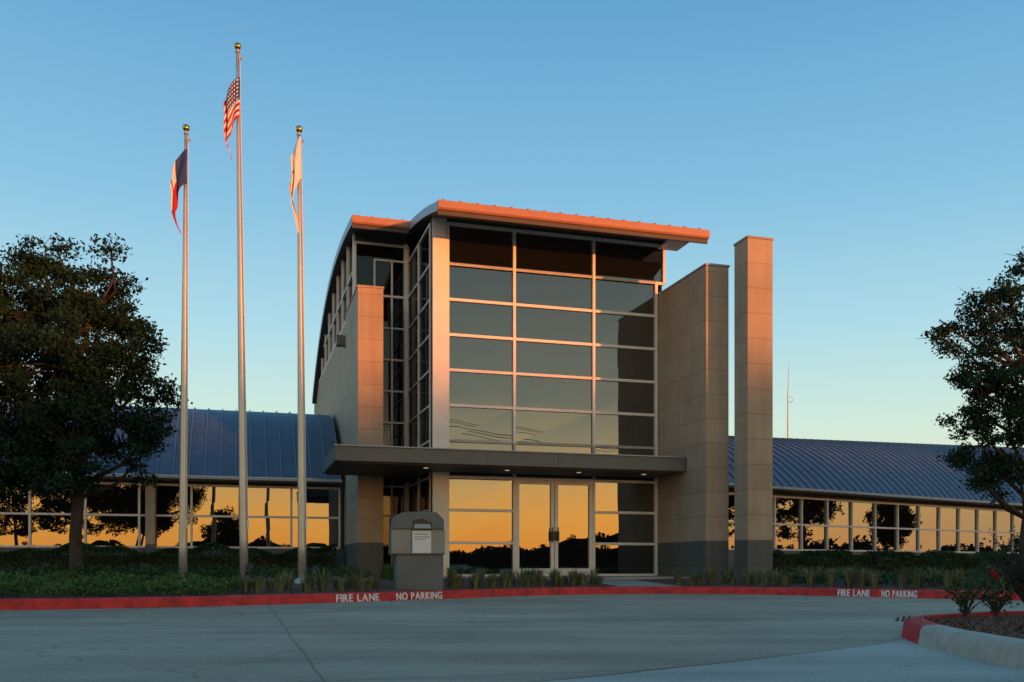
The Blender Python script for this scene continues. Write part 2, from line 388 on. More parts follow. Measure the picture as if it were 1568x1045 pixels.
Part('soffit_lit_patch',M_frame,F).box(5.82,6.4,-1.3,-.1,9.2,9.24).build(B)  # pale panel stands in for the lit underside at the roof's right end
Part('head_beam',M_soffit,F).box(-.4,6.05,-.05,.1,9.36,9.55).build(B)
Part('head_beam_left',M_soffit,F).box(-1.95,-.42,3.28,3.4,9.78,10.05).build(B)

can=Part('entrance_canopy',M_canopy,F)
can.prism([(-3.0,-1.73),(5.83,-1.73),(5.83,-.085),(-.44,-.085),(-.44,3.25),(-1.38,3.25),(-1.38,1.46),(-3.0,1.46)],3.0,3.34)
can.build(B,bevel=.012)
Part('canopy_top_trim',M_fgrey,F).box(-3.02,5.83,-1.76,-1.6,3.343,3.37).build(B)
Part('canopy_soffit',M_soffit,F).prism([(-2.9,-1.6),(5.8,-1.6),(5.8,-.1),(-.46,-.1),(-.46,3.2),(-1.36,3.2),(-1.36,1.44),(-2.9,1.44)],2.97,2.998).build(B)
cj=Part('canopy_panel_joints',M_steel,F)
for u in (-1.2,.6,2.4,4.2): cj.box(u-.004,u+.004,-1.734,-1.729,3.01,3.335)
cj.build(B)
em=bpy.data.materials.new('downlight_lens'); em.use_nodes=True; nn=em.node_tree.nodes; nn.remove(nn['Principled BSDF'])
e=nn.new('ShaderNodeEmission'); e.inputs[0].default_value=(1,.62,.26,1); e.inputs[1].default_value=.6; em.node_tree.links.new(e.outputs[0],nn['Material Output'].inputs[0])
dl=Part('canopy_downlights',em,F)
for u in (-.75,1.3,3.2,5.0):
    dl.tube([(u,-1.0,2.962),(u,-1.0,2.972)],.06,14)
dl.build(B)

# left wing
LW=Part('left_wing_walls',M_greyp,F); LW.box(-34,-2.02,5.6,16,.1,1.10); LW.box(-34,-2.02,5.75,16,1.101,3.15); LW.build(B)
lw_g=Part('left_wing_glass',M_glass,F); lw_f=Part('left_wing_frames',M_frame,F)
us=[-2.15-1.43*i for i in range(22)][::-1]
wall_u(lw_g,lw_f,us,[1.13,2.05,2.95],5.62,.06)
lw_g.build(B); lw_f.build(B)
lc=Part('left_wing_columns',M_panel,F)
for u in (-7.55,-16.1,-24.7): lc.box(u-.13,u+.13,5.3,5.75,.2,3.05)
lc.build(B)
def wingroof(Fr,u0,u1,zr,name,v0,dep,z0=3.1):
    R=Part(name+'_roof',M_blue,Fr); S=Part(name+'_seams',M_rib,Fr)
    n=16; us=np.arange(u0,u1+.01,.43)
    def prof(u):
        zt=zr(u); out=[]
        for t in np.linspace(0,1.7,n):
            q=1-t; out.append((v0+dep*t, z0+.08+(zt-z0-.08)*(1-abs(q)**1.9)))
        return out
    vs=[];fs=[]
    for u in us: vs+=[(u,a,b) for a,b in prof(u)]
    for i in range(len(us)-1):
        for k in range(n-1):
            a=i*n+k; fs.append((a,a+n,a+n+1,a+1))
    for e in (0,len(us)-1):
        base=len(vs); vs+=[(us[e],v0+dep*1.7,z0),(us[e],v0,z0)]
        ring=tuple(e*n+k for k in range(n))+(base,base+1); fs.append(ring)
    R.add(vs,fs); R.build(B,smooth=False)
    for u in us:
        P=prof(u)
        for k in range(n-1):
            (a,z1),(b,z2)=P[k],P[k+1]; w=.016;h=.05
            S.add([(u-w,a,z1),(u+w,a,z1),(u+w,a,z1+h),(u-w,a,z1+h),(u-w,b,z2),(u+w,b,z2),(u+w,b,z2+h),(u-w,b,z2+h)],[(0,1,2,3),(3,2,6,7),(0,3,7,4),(1,5,6,2)])
    S.build(B)
    Part(name+'_gutter',M_fgrey,Fr).box(u0,u1,v0-.08,v0+.0,z0-.01,z0+.07).build(B)
    Part(name+'_eave_soffit',M_soffit,Fr).box(u0,u1,v0,v0+.7,z0-.06,z0-.001).build(B)
wingroof(F,-34,-2.13,lambda u:5.75,'left_wing',5.0,4.3)
FR=Frame(8.8,31.0,34.1)
RW=Part('right_wing_walls',M_greyp,FR); RW.box(-4.5,34,0.0,9,.1,1.08); RW.box(-4.5,34,.12,9,1.081,3.1); RW.build(B)
rg=Part('right_wing_glass',M_glass,FR); rf=Part('right_wing_frames',M_frame,FR)
wall_u(rg,rf,[-4.2+1.38*i for i in range(27)],[1.12,1.98,2.9],.02,.06)
rg.build(B); rf.build(B)
wingroof(FR,-4.5,34,lambda u:5.35+max(0,u)*.05,'right_wing',-.55,4.4)
glass.build(B); frames.build(B)
an=Part('mast',M_pole); an.tube([(11.9,40,5),(11.9,40,7.9),(11.95,40,9.4)],[.04,.025,.008],6)
an.tube([(12.0+.12*math.cos(t),40,7.75+.12*math.sin(t)) for t in np.linspace(0,6.28,14)],.012,5)
ae=empty('radio_antenna'); an.build(ae)

# ------------------------------------------------------------------ walkway
wk=Part('entrance_walkway',M_conc)
def drape(part,x0f,x1f,ys,dz=.012,n=8):
    vs=[];fs=[]
    for j,y in enumerate(ys):
        for i in range(n+1):
            x=x0f(y)+(x1f(y)-x0f(y))*i/n; yy=max(y,ykerb(x)+.165); vs.append((x,yy,bedz(x,yy)+dz))
    for j in range(len(ys)-1):
        for i in range(n):
            a=j*(n+1)+i; fs.append((a,a+1,a+n+2,a+n+1))
    part.add(vs,fs)
drape(wk,lambda y:2.2-.28*(y-20),lambda y:3.6-.28*(y-20),np.linspace(19.2,23.5,10))
wk.build()
pl=Part('entrance_plaza',M_conc,F); pl.prism([(-1.3,-2.2),(5.8,-2.2),(5.8,-.2),(-1.3,-.2)],.2,.317); pl.build()
wl=Part('side_walkway',M_conc); drape(wl,lambda y:-6.3,lambda y:-3.0,[18.6,19.2,19.9],.012); wl.build()

# ------------------------------------------------------------------ kerb lettering
seg=np.r_[0,np.cumsum(np.hypot(np.diff(KX),np.diff(KY)))]
kk=KX/KY
def s_at(k):
    msk=(KX>-12)&(KX<12); return float(np.interp(k,kk[msk],seg[msk]))
def pt_s(s):
    x=np.interp(s,seg,KX);y=np.interp(s,seg,KY);x2=np.interp(s+.02,seg,KX);y2=np.interp(s+.02,seg,KY)
    return Vector((x,y,0)),Vector((x2-x,y2-y,0)).normalized()
def letters(txt,px0,px1,name):
    par=empty(name)
    s0,s1=s_at((px0-784)/FO),s_at((px1-784)/FO)
    ms=[];adv=[];x=0
    for ch in txt:
        if ch==' ': ms.append(None); adv.append(x); x+=.07; continue
        cu=bpy.data.curves.new('t','FONT'); cu.body=ch; cu.size=.175; cu.offset=.0025
        o=bpy.data.objects.new('t',cu); COL.objects.link(o); bpy.context.view_layer.update()
        me=bpy.data.meshes.new_from_object(o.evaluated_get(bpy.context.evaluated_depsgraph_get()))
        bpy.data.objects.remove(o)
        co_=np.array([v.co[:] for v in me.vertices]); mn=co_[:,0].min(); w=co_[:,0].max()-mn
        for v in me.vertices: v.co.x-=mn
        ms.append((me,w)); adv.append(x); x+=w+.022
    sc=(s1-s0)/x
    P=Part('painted_letters',M_white)
    for t,a in zip(ms,adv):
        if t is None: continue
        me,w=t; p,tg=pt_s(s0+(a)*sc)
        p2,_=pt_s(s0+(a+w)*sc); tg=(p2-p).normalized(); nr=Vector((tg.y,-tg.x,0))
        upv=(Vector((0,0,.145))-nr*.012).normalized()
        for dx in (-.0045,0,.0045):
            off=nr*(.005+(dx+.0045)*.15)
            vs=[tuple(p+off+Vector((0,0,.010))+tg*(v.co.x*sc+dx)+upv*v.co.y) for v in me.vertices]
            P.add(vs,[tuple(f.vertices) for f in me.polygons])
    P.build(par)
letters('FIRE LANE',515,582,'fire_lane_marking'); letters('NO PARKING',607,678,'no_parking_marking')
letters('FIRE LANE',1283,1333,'fire_lane_marking'); letters('NO PARKING',1350,1405,'no_parking_marking')

# ------------------------------------------------------------------ flagpoles
def flag_mat(kind):
    m,nt,b=new_mat(kind+'_cloth'); N=nt.nodes; L=nt.links
    uv=N.new('ShaderNodeUVMap'); sp=N.new('ShaderNodeSeparateXYZ'); L.new(uv.outputs[0],sp.inputs[0])
    U,V=sp.outputs[0],sp.outputs[1]
    def mix(f,a,bb):
        x=N.new('ShaderNodeMixRGB'); L.new(f,x.inputs[0])
        for i,q in ((1,a),(2,bb)):
            if isinstance(q,tuple): x.inputs[i].default_value=(*q,1)
            else: L.new(q,x.inputs[i])
        return x.outputs[0]
    red=(.50,.02,.03); wh=(.78,.76,.74); bl=(.03,.06,.19)
    if kind=='us_flag':
        st=math_node(N,L,'GREATER_THAN',math_node(N,L,'FRACT',math_node(N,L,'MULTIPLY',V,6.5)),.5)
        c=mix(st,red,wh)
        can=math_node(N,L,'MULTIPLY',math_node(N,L,'LESS_THAN',U,.4),math_node(N,L,'GREATER_THAN',V,.46))
        su=math_node(N,L,'SUBTRACT',math_node(N,L,'FRACT',math_node(N,L,'MULTIPLY',U,18)),.5); sv=math_node(N,L,'SUBTRACT',math_node(N,L,'FRACT',math_node(N,L,'MULTIPLY',V,11)),.5)
        star=math_node(N,L,'LESS_THAN',math_node(N,L,'ADD',math_node(N,L,'MULTIPLY',su,su),math_node(N,L,'MULTIPLY',sv,sv)),.07)
        c=mix(can,c,mix(star,bl,wh))
    elif kind=='state_flag':
        c=mix(math_node(N,L,'GREATER_THAN',V,.5),red,wh)
        c=mix(math_node(N,L,'LESS_THAN',U,.30),c,bl)
    else:
        a=math_node(N,L,'SUBTRACT',U,.5); d=math_node(N,L,'SUBTRACT',V,.5)
        r=math_node(N,L,'SQRT',math_node(N,L,'ADD',math_node(N,L,'MULTIPLY',a,a),math_node(N,L,'MULTIPLY',math_node(N,L,'MULTIPLY',d,d),.5)))
        ring=math_node(N,L,'COMPARE',r,.15,.025)
        c=mix(ring,(.80,.79,.75),(.50,.33,.22))
    L.new(c,b.inputs['Base Color']); b.inputs['Roughness'].default_value=.85
    return m
def flag(par,top,L,H,side,m,ph,drop,W=.36):
    nu,nv=44,24; vs=[];fs=[];uvs=[]
    for i in range(nu+1):
        for j in range(nv+1):
            a=i/nu; h=j/nv
            x=side*(.02+ W*(a**.6)*(1-.35*h*a) - .16*a*a) + .028*math.sin(8*a+5*h+ph)*a**.5
            y=.075*math.sin(12*a-4*h+ph*2)*(.3+a)
            z=-h*H*(1-.3*a)-a*drop*(1-.14*math.cos(h*3))+.02*math.sin(9*a+ph)
            vs.append((top[0]+x,top[1]+y-.06,top[2]+z)); uvs.append((a,1-h))
    for i in range(nu):
        for j in range(nv):
            a=i*(nv+1)+j; fs.append((a,a+1,a+nv+2,a+nv+1))
    me=bpy.data.meshes.new('flag'); me.from_pydata(vs,[],fs); ul=me.uv_layers.new(name='UVMap')
    for lp in me.loops: ul.data[lp.index].uv=uvs[lp.vertex_index]
    for p in me.polygons: p.use_smooth=True
    me.materials.append(m); o=bpy.data.objects.new('flag',me); COL.objects.link(o); o.parent=par
    so=o.modifiers.new('s','SOLIDIFY'); so.thickness=.003
def flagpole(xb,xt,ytop,Y,m,kind,side,fy,fl,ph,W):
    par=empty('flagpole'); k=Y/FO
    b=Vector(((xb-784)*k,Y,.25)); t=Vector(((xt-784)*k,Y,.62+(865-ytop)*k-.07))
    P=Part('pole',M_pole); pts=[];rad=[]
    for i in range(13):
        a=i/12; pts.append(tuple(b.lerp(t,a))); rad.append(.078-.045*max(0,(a-.15)/.85)**1.0)
    P.tube(pts,rad,20); P.build(par,smooth=True)
    C=Part('flash_collar',M_pole); C.tube([tuple(b+Vector((0,0,-.02))),tuple(b+Vector((0,0,.06))),tuple(b+Vector((0,0,.12)))],[.16,.15,.085],20); C.build(par,smooth=True)
    T=Part('truck',M_pole); T.tube([tuple(t),tuple(t+Vector((0,0,.06)))],[.045,.03],12); T.tube([tuple(t+Vector((-.0,-.02,-.12))),tuple(t+Vector((.09,-.02,-.12)))],.03,8); T.build(par)
    bpy.ops.mesh.primitive_uv_sphere_add(segments=20,ring_count=12,radius=.068,location=t+Vector((0,0,.115))); o=bpy.context.object; o.name='ball_finial'; o.data.materials.append(M_gold); o.parent=par
    for p in o.data.polygons: p.use_smooth=True
    R=Part('halyard',M_white); 
    R.tube([tuple(t+Vector((.05,-.04,-.1))),tuple(b.lerp(t,.5)+Vector((.075,-.05,0))),tuple(b+Vector((.09,-.06,1.1)))],.005,5)
    R.tube([tuple(t+Vector((.06,-.07,-.1))),tuple(b.lerp(t,.5)+Vector((.085,-.07,0))),tuple(b+Vector((.09,-.07,1.1)))],.005,5)
    R.tube([tuple(b+Vector((.085,-.065,1.05))),tuple(b+Vector((.085,-.065,1.2)))],.018,6); R.build(par)
    zt=.62+(865-fy)*k
    a=(zt-b.z)/(t.z-b.z); q=b.lerp(t,a)
    flag(par,(q.x+.08,Y-.05,zt),1.5,fl[0],side,m,ph,fl[1],W)
flagpole(280,285,200,17.5,flag_mat('state_flag'),'s',-1,232,(.66,1.0),.4,.47)
flagpole(374,364,75,17.5,flag_mat('us_flag'),'u',-1,124,(.78,.92),1.3,.46)
flagpole(463,458,202,17.5,flag_mat('city_flag'),'c',-1,214,(.78,1.1),2.6,.34)

# ------------------------------------------------------------------ drop box kiosk
K=empty('drop_box_kiosk'); FK=Frame(-1.71,16.95,12)
Part('base',M_greyp,FK).box(-.40,.46,0,.62,.08,.80).build(K,bevel=.012)
Part('cabinet',M_greyp,FK).front([(-.49,.802),(.48,.802),(.48,1.27),(-.49,1.27)],-.04,.66).build(K,bevel=.012)
Part('cabinet_cladding',M_conc,FK).front([(-.495,.83),(-.14,.83),(-.14,1.262),(-.495,1.262)],-.052,-.042).build(K)
Part('cabinet_cladding_2',M_conc,FK).front([(.24,.83),(.482,.83),(.482,1.262),(.24,1.262)],-.052,-.042).build(K)
hp=[(-.47,1.272),(-.46,1.38)]+[(-.45+.24*(1-math.cos(a)),1.40+.18*math.sin(a)) for a in np.linspace(.1,math.pi/2,8)]+[(.32,1.58),(.44,1.47),(.46,1.42),(.46,1.272)]
Part('hood',M_greyp,FK).front(hp,-.09,.66).build(K,bevel=.01)
Part('slot_recess',M_steel,FK).front([(-.12,1.30),(.24,1.30),(.24,1.38),(.06,1.47),(-.12,1.42)],-.097,-.092).build(K)
Part('chute_door',M_fgrey,FK).front([(-.10,1.275),(.22,1.275),(.20,1.36),(-.08,1.36)],-.13,-.098).build(K,bevel=.008)
Part('notice_panel',M_white,FK).front([(-.12,.83),(.23,.83),(.23,1.24),(-.12,1.24)],-.064,-.045).build(K,bevel=.004)
nt_=Part('notice_text',M_greyp,FK)
for z,w in ((1.17,.24),(1.12,.28),(1.08,.2)): nt_.box(-.08,-.08+w,-.067,-.0645,z,z+.012)
nt_.build(K)

# ------------------------------------------------------------------ trees
def tree(name,bx,by,h0,lobes,sc,m,nclump,per,lsize,crad,tr,seed,twigs=0,ysq=1.,z0=None):
    r=np.random.default_rng(seed); par=empty(name); z0=bedz(bx,by)-.05 if z0 is None else z0
    T=Part('trunk',M_bark)
    lob=[(dx*sc,dy*sc,z,rr*sc) for dx,dy,z,rr in lobes]
    fork=Vector((bx+.05,by,z0+h0))
    T.tube([(bx,by,z0),(bx+.02,by,z0+.15),(bx-.02,by+.02,z0+h0*.55),tuple(fork)],[tr*1.5,tr*1.05,tr*.9,tr*.85],12)
    cen=[]
    wsum=np.array([l[3]**2 for l in lob]); wsum=wsum/wsum.sum()
    leader=Vector((bx+r.normal()*.1,by,max(l[2] for l in lob)-.6))
    T.tube([tuple(fork),tuple(fork.lerp(leader,.5)+Vector((.12,0,0))),tuple(leader)],[tr*.8,tr*.45,tr*.08],8)
    for (dx,dy,z,rr) in lob:
        c=Vector((bx+dx,by+dy,z)); s=fork.lerp(leader,min(.8,max(0,(z-fork.z)/(leader.z-fork.z)-.25)))
        mid=s.lerp(c,.5)+Vector((r.normal()*.1,r.normal()*.1,-.1))
        T.tube([tuple(s),tuple(mid),tuple(c)],[tr*.42,tr*.28,tr*.12],7)
    for _ in range(nclump):
        i=r.choice(len(lob),p=wsum); dx,dy,z,rr=lob[i]
        d=r.normal(size=3); d/=np.linalg.norm(d); q=rr*r.uniform(.25,1.12)**.5
        p=np.array((bx+dx,by+dy,z))+d*q*np.array((1,ysq,1)); cen.append(p)
        if r.random()<.75:
            c=Vector((bx+dx,by+dy,z)); e=Vector(p); mid=c.lerp(e,.5)+Vector(r.normal(size=3)*.07)
            T.tube([tuple(c),tuple(mid),tuple(e)],[tr*.13,tr*.07,.006],5,cap=False)
    for _ in range(twigs):
        p=cen[r.integers(len(cen))]; d=r.normal(size=3); d[2]+=.3; d/=np.linalg.norm(d)
        e=p+d*r.uniform(.3,.6); T.tube([tuple(p),tuple((p+e)/2+r.normal(size=3)*.03),tuple(e)],[.012,.008,.003],4,cap=False)
    T.build(par,smooth=True)
    cen=np.array(cen); cr=crad*r.uniform(.5,1.35,len(cen))
    cnt=(per*(cr/crad)**2).astype(int)+20
    idx=np.repeat(np.arange(len(cen)),cnt)
    off=r.normal(size=(len(idx),3)); off/=np.linalg.norm(off,axis=1)[:,None]; off*=(r.uniform(0,1,len(idx))**.5)[:,None]
    off*=r.uniform(.8,1.35,len(idx))[:,None]
    off[:,2]*=.62
    pos=cen[idx]+off*cr[idx][:,None]
    leaf_mesh('crown',pos,lsize,m,par)
LO=[(-.33,0,4.6,1.7),(.98,-.2,3.7,1.0),(-.75,.3,6.3,.65),(.75,0,6.3,.42),(.70,0,6.85,.2),(-1.5,.2,4.1,1.45),(1.25,0,4.95,.45),(.15,-.6,2.95,1.0),(-1.15,0,5.6,.9),(.35,.3,5.5,.8),(1.62,-.2,3.3,.4),(-2.3,0,4.6,1.35),(1.2,.2,2.75,.4),(-1.2,-.4,2.8,.85),(-.5,.2,7.0,.22),(1.45,0,4.3,.45),(.9,0,5.5,.35),(-1.9,0,6.0,.5),(.2,0,6.0,.5),(-.9,0,6.7,.35)]
tree('oak_tree',-8.7,18.5,1.7,LO,1.,M_leafO,500,185,.085,.29,.13,3,60,1.1)
LR=[(-.5,0,7.6,.35),(-.95,0,6.6,.6),(-1.75,0,6.3,.28),(-.25,0,5.6,1.0),(-1.1,0,5.0,.55),(-.9,.1,3.6,.6),(-.15,0,3.1,.75),(.8,0,6.4,1.1),(1.0,0,4.5,1.2),(.5,0,7.7,.7),(-1.45,0,5.6,.35),(-1.3,0,4.2,.4),(-.4,0,4.3,.8),(-1.1,0,2.9,.4),(-.75,0,2.4,.3),(-.6,0,6.9,.5),(-1.9,0,6.7,.12)]
tree('elm_tree',12.72,23.0,1.5,LR,1.12,M_leafR,310,140,.09,.29,.13,11,300,1.)

# ------------------------------------------------------------------ hedges, ground cover, grasses
def hedge(name,Fr,u0,u1,v0,v1,z0,z1,n,m,size=.07):
    par=empty(name)
    core=Part('stems',M_bark,Fr); core.box(u0+.12,u1-.12,v0+.15,v1-.15,z0-.05,z1-.2); core.build(par)
    u=rng.uniform(u0,u1,n); hgt=.10*np.sin(u*1.9)+.06*np.sin(u*5.3+1)
    f=rng.random(n); v=np.where(f<.45,v0+np.abs(rng.normal(0,.07,n))+.05*np.sin(u*4),rng.uniform(v0,v1,n))
    z=z1-np.abs(rng.normal(0,.07,n))
    z=np.where(f<.45,z0+rng.random(n)*(z1-z0),z)+hgt*((z-z0)/(z1-z0))
    P=np.stack([Fr.x+u*Fr.c-v*Fr.s,Fr.y+u*Fr.s+v*Fr.c,z],1)
    leaf_mesh('foliage',P,size,m,par)
hedge('hedge',F,-20,-2.4,4.0,5.0,.28,1.08,42000,M_leafH)
hedge('hedge',FR,-2.2,20,-1.9,-.9,.28,.98,34000,M_leafH,.08)
def cover(name,n,xf,yf,h,m,size,lump=1.):
    x=xf(n); y=yf(x,n); ok=y>np.interp(x,KX,KY)+.2; x=x[ok];y=y[ok]
    g=np.array([bedz(a,b) for a,b in zip(x,y)])
    hh=h*(.6+.4*np.sin(x*3.1+y*2.2)*np.sin(y*4.3-x))*lump
    z=g+hh*rng.random(len(x))**.5+.01
    leaf_mesh(name,np.stack([x,y,z],1),size,m)
cover('ground_cover_shrub',30000,lambda n:rng.uniform(-13,-4.4,n),lambda x,n:np.interp(x,KX,KY)+.25+rng.random(n)*(3.4-1.4*np.clip((x+7)/2.6,0,1)),.24,M_leafG,.06)
cover('ground_cover_shrub',16000,lambda n:rng.uniform(5.6,15,n),lambda x,n:np.interp(x,KX,KY)+1.2+rng.random(n)*5.5,.3,M_leafH,.075)
cover('ground_cover_shrub',9000,lambda n:rng.uniform(-13,-4.6,n),lambda x,n:np.interp(x,KX,KY)+4+rng.random(n)*6,.35,M_leafH,.08)
def tufts(name,pts,h,nb,m,w=.012):
    vs=[];fs=[]
    for (x,y) in pts:
        z=bedz(x,y); hh=h*random.uniform(.65,1.25)
        for _ in range(nb):
            a=random.uniform(0,6.28); l=random.uniform(.1,.75)*hh; t=hh*random.uniform(.6,1.05)
            d=Vector((math.cos(a),math.sin(a),0)); s=Vector((-d.y,d.x,0))*w
            b=Vector((x,y,z))+d*random.uniform(0,.06); mid=b+d*l*.35+Vector((0,0,t*.7)); e=b+d*l+Vector((0,0,t))
            o=len(vs); vs+= [tuple(b-s),tuple(b+s),tuple(mid+s*.8),tuple(mid-s*.8),tuple(e)]; fs+=[(o,o+1,o+2,o+3),(o+3,o+2,o+4)]
    me=bpy.data.meshes.new(name); me.from_pydata(vs,[],fs); me.materials.append(m); o=bpy.data.objects.new(name,me); COL.objects.link(o)
def row(x0,x1,step,off,jit=.12):
    out=[];x=x0
    while x<x1:
        out.append((x+random.uniform(-jit,jit),ykerb(x)+off+random.uniform(-jit,jit))); x+=step*random.uniform(.8,1.25)
    return out
def clean(P): return [p for p in P if not (-2.35<p[0]<-1.1 and p[1]<17.9)]
tufts('ornamental_grass',clean(row(-4.3,1.9,.25,.7)+row(-4.0,1.7,.26,1.3)),.34,50,M_grassT)
tufts('ornamental_grass',row(3.7,13,.27,.7)+row(4.2,13,.30,1.4)+row(5,13,.4,2.2),.34,46,M_grassT)
tufts('ornamental_grass',clean([(random.uniform(-4,1.5),random.uniform(19.3,21.5)) for _ in range(30)]),.32,40,M_leafG)
for (x,y) in ((-9.4,18.6),(-7.3,18.3),(-4.9,17.2),(-3.7,17.3)):
    e=empty('landscape_spotlight'); s=Part('lamp_head',M_steel); z=bedz(x,y)
    s.tube([(x,y,z+.16),(x+.02,y+.12,z+.30)],[.05,.085],12); s.tube([(x,y+.03,z-.02),(x,y+.03,z+.2)],.015,6); s.build(e)
n=220; x=rng.uniform(-9,6,n); y=np.interp(x,KX,KY)-rng.random(n)**3*4-.03
leaf_mesh('fallen_leaves',np.stack([x,y,np.full(n,.008)],1),.028,M_mulch)

# ------------------------------------------------------------------ right-hand island
isl=[(3.15,7.25),(3.02,6.2),(3.0,4.5),(3.1,2.2),(4.2,1.0),(30,1.0),(30,9.5),(12,10.2),(7,9.9),(5.2,9.45),(4.2,8.95),(3.5,8.3)]
def closed_cat(P,n=10):
    out=[];m=len(P)
    for i in range(m):
        p0,p1,p2,p3=[np.array(P[(i+j)%m]) for j in (-1,0,1,2)]
        for k in range(n):
            t=k/n; out.append(.5*((2*p1)+(-p0+p2)*t+(2*p0-5*p1+4*p2-p3)*t*t+(-p0+3*p1-3*p2+p3)*t**3))
    return np.array(out)
IC=closed_cat(isl)
M_ik,nt,b=new_mat('island_kerb_concrete'); N=nt.nodes; L=nt.links
geo=N.new('ShaderNodeNewGeometry'); sp=N.new('ShaderNodeSeparateXYZ'); L.new(geo.outputs['Position'],sp.inputs[0])
nz=N.new('ShaderNodeTexNoise'); nz.inputs['Scale'].default_value=9; nz.inputs['Detail'].default_value=6; L.new(geo.outputs['Position'],nz.inputs['Vector'])
rr=N.new('ShaderNodeValToRGB'); rr.color_ramp.elements[0].color=(.24,.21,.16,1); rr.color_ramp.elements[1].color=(.56,.51,.42,1); L.new(nz.outputs['Fac'],rr.inputs['Fac'])
fr=math_node(N,L,'GREATER_THAN',math_node(N,L,'ADD',sp.outputs[1],math_node(N,L,'MULTIPLY',nz.outputs['Fac'],.12)),7.22)
mx=N.new('ShaderNodeMixRGB'); L.new(fr,mx.inputs[0]); L.new(rr.outputs[0],mx.inputs[1]); mx.inputs[2].default_value=(.48,.024,.02,1)
L.new(mx.outputs[0],b.inputs['Base Color']); b.inputs['Roughness'].default_value=.75
ik=Part('island_kerb',M_ik)
area=.5*sum(IC[i][0]*IC[(i+1)%len(IC)][1]-IC[(i+1)%len(IC)][0]*IC[i][1] for i in range(len(IC)))
sg=1 if area>0 else -1
sweep(ik,IC,[(0,-.02),(sg*.02,.11),(sg*.045,.145),(sg*.08,.155),(sg*.19,.155),(sg*.20,.06)],True); ik.build(smooth=True)
def inset(P,d):
    out=[]
    for i in range(len(P)):
        t=P[(i+1)%len(P)]-P[i-1]; t=t/np.linalg.norm(t); out.append(P[i]+np.array((-t[1],t[0]))*d)
    return out
im=Part('island_mulch',M_mulch); I=inset(IC,sg*.185); im.add([(a,b,.125) for a,b in I],[tuple(range(len(I)))]); im.build()
n=9000; x=rng.uniform(3.3,9,n); y=rng.uniform(3,9.6,n); ok=[(x[i]>3.3 and y[i]<8.3+.32*(x[i]-3.5)) for i in range(n)]
P=np.stack([x,y,np.full(n,.13)+rng.random(n)*.03],1)[np.array(ok)]; leaf_mesh('mulch_chips',P,.05,M_mulch,aspect=.35)
def bush(name,x,y,z,h,r,nst,m,nl,ls,flowers=0,seed=1,density=1.):
    rr=random.Random(seed); par=empty(name); S=Part('stems',M_bark); pos=[]
    fl=[]
    for _ in range(nst):
        a=rr.uniform(0,6.28); d=Vector((math.cos(a),math.sin(a),0)); R=r*rr.uniform(.2,1); H=h*rr.uniform(.5,1)
        p=[Vector((x,y,z)),Vector((x,y,z))+d*R*.3+Vector((0,0,H*.45)),Vector((x,y,z))+d*R*.75+Vector((rr.uniform(-.05,.05),0,H*.8)),Vector((x,y,z))+d*R+Vector((0,0,H))]
        S.tube([tuple(q) for q in p],[.009,.006,.004,.002],5)
        for _ in range(nl):
            t=rr.uniform(.3,1)*3; i=min(2,int(t)); q=p[i].lerp(p[i+1],t-i); pos.append((q.x+rr.gauss(0,.035),q.y+rr.gauss(0,.035),q.z+rr.gauss(0,.03)))
        if H>.75*h: fl.append(p[3])
    S.build(par); leaf_mesh('leaves',np.array(pos),ls,m,par,.6)
    if flowers:
        pp=[]
        for q in fl[:flowers]:
            for _ in range(60):
                v=Vector((rr.gauss(0,1),rr.gauss(0,1),rr.gauss(0,1))).normalized()*.022*rr.random()**.4; pp.append(tuple(q+v))
        leaf_mesh('blooms',np.array(pp),.028,M_rose,par,.9)
bush('rose_bush',4.2,8.6,.13,.42,.34,17,M_leafH,16,.042,2,4)
bush('rose_bush',4.7,9.0,.13,.38,.36,17,M_leafH,16,.042,0,9)
bush('dry_shrub',5.0,8.9,.13,.85,.5,80,M_leafR,20,.032,0,5)
bush('dry_shrub',5.35,8.8,.13,1.0,.55,70,M_leafR,20,.035,0,6)

# ------------------------------------------------------------------ surroundings behind the viewpoint (seen in the glass)
DT=Part('far_trees_core',M_dist); tl=empty('distant_treeline')
angs=np.radians(np.linspace(-200,35,300)); R0=88
def prof_h(a):
    bump=math.exp(-((a+math.radians(24))/.26)**4)
    return 3.3+3.1*bump+(.7*math.sin(a*9+1)+.5*math.sin(a*23)+.45*math.sin(a*51+2))*(1-.65*bump)
vs=[];fs=[]
for a in angs: vs+=[(R0*math.cos(a),R0*math.sin(a),-.05),(R0*math.cos(a),R0*math.sin(a),prof_h(a)-.5)]
for i in range(len(angs)-1): fs.append((2*i,2*i+2,2*i+3,2*i+1))
DT.add(vs,fs); DT.build(tl)
n=26000; a=rng.uniform(angs[0],angs[-1],n); clump=np.array([prof_h(t) for t in a])
z=rng.random(n)**.6*clump*(.92+.1*np.sin(a*140)); r_=R0+rng.uniform(-2,2,n)
leaf_mesh('far_trees_foliage',np.stack([r_*np.cos(a),r_*np.sin(a),z],1),.55,M_dist,tl,.8)
LB=[(0,0,4.6,1.7),(1.1,.2,3.8,1.2),(-1.2,0,4.0,1.3),(.5,0,5.8,.8),(-.6,.3,5.6,.9),(.2,-.5,3.1,1.2),(1.8,0,4.4,.6)]
for i,(x,y,s) in enumerate(((-15,-21,1.3),(-10.5,-19,1.2),(-6,-22,1.25),(-1.5,-21,1.1),(5.2,-22,.75),(38,26.5,1.2),(36,30,1.15),(44,35,.8),(45,45,1.0),(40,22,1.1))):
    LBs=[(dx,dy,z*s if s<1 else z*(.2+.8*s),r) for dx,dy,z,r in LB]
    tree('oak_tree',x,y,1.5,LBs,s,M_dist,85,90,.22,.5,.15,40+i,0,1.,-.05)
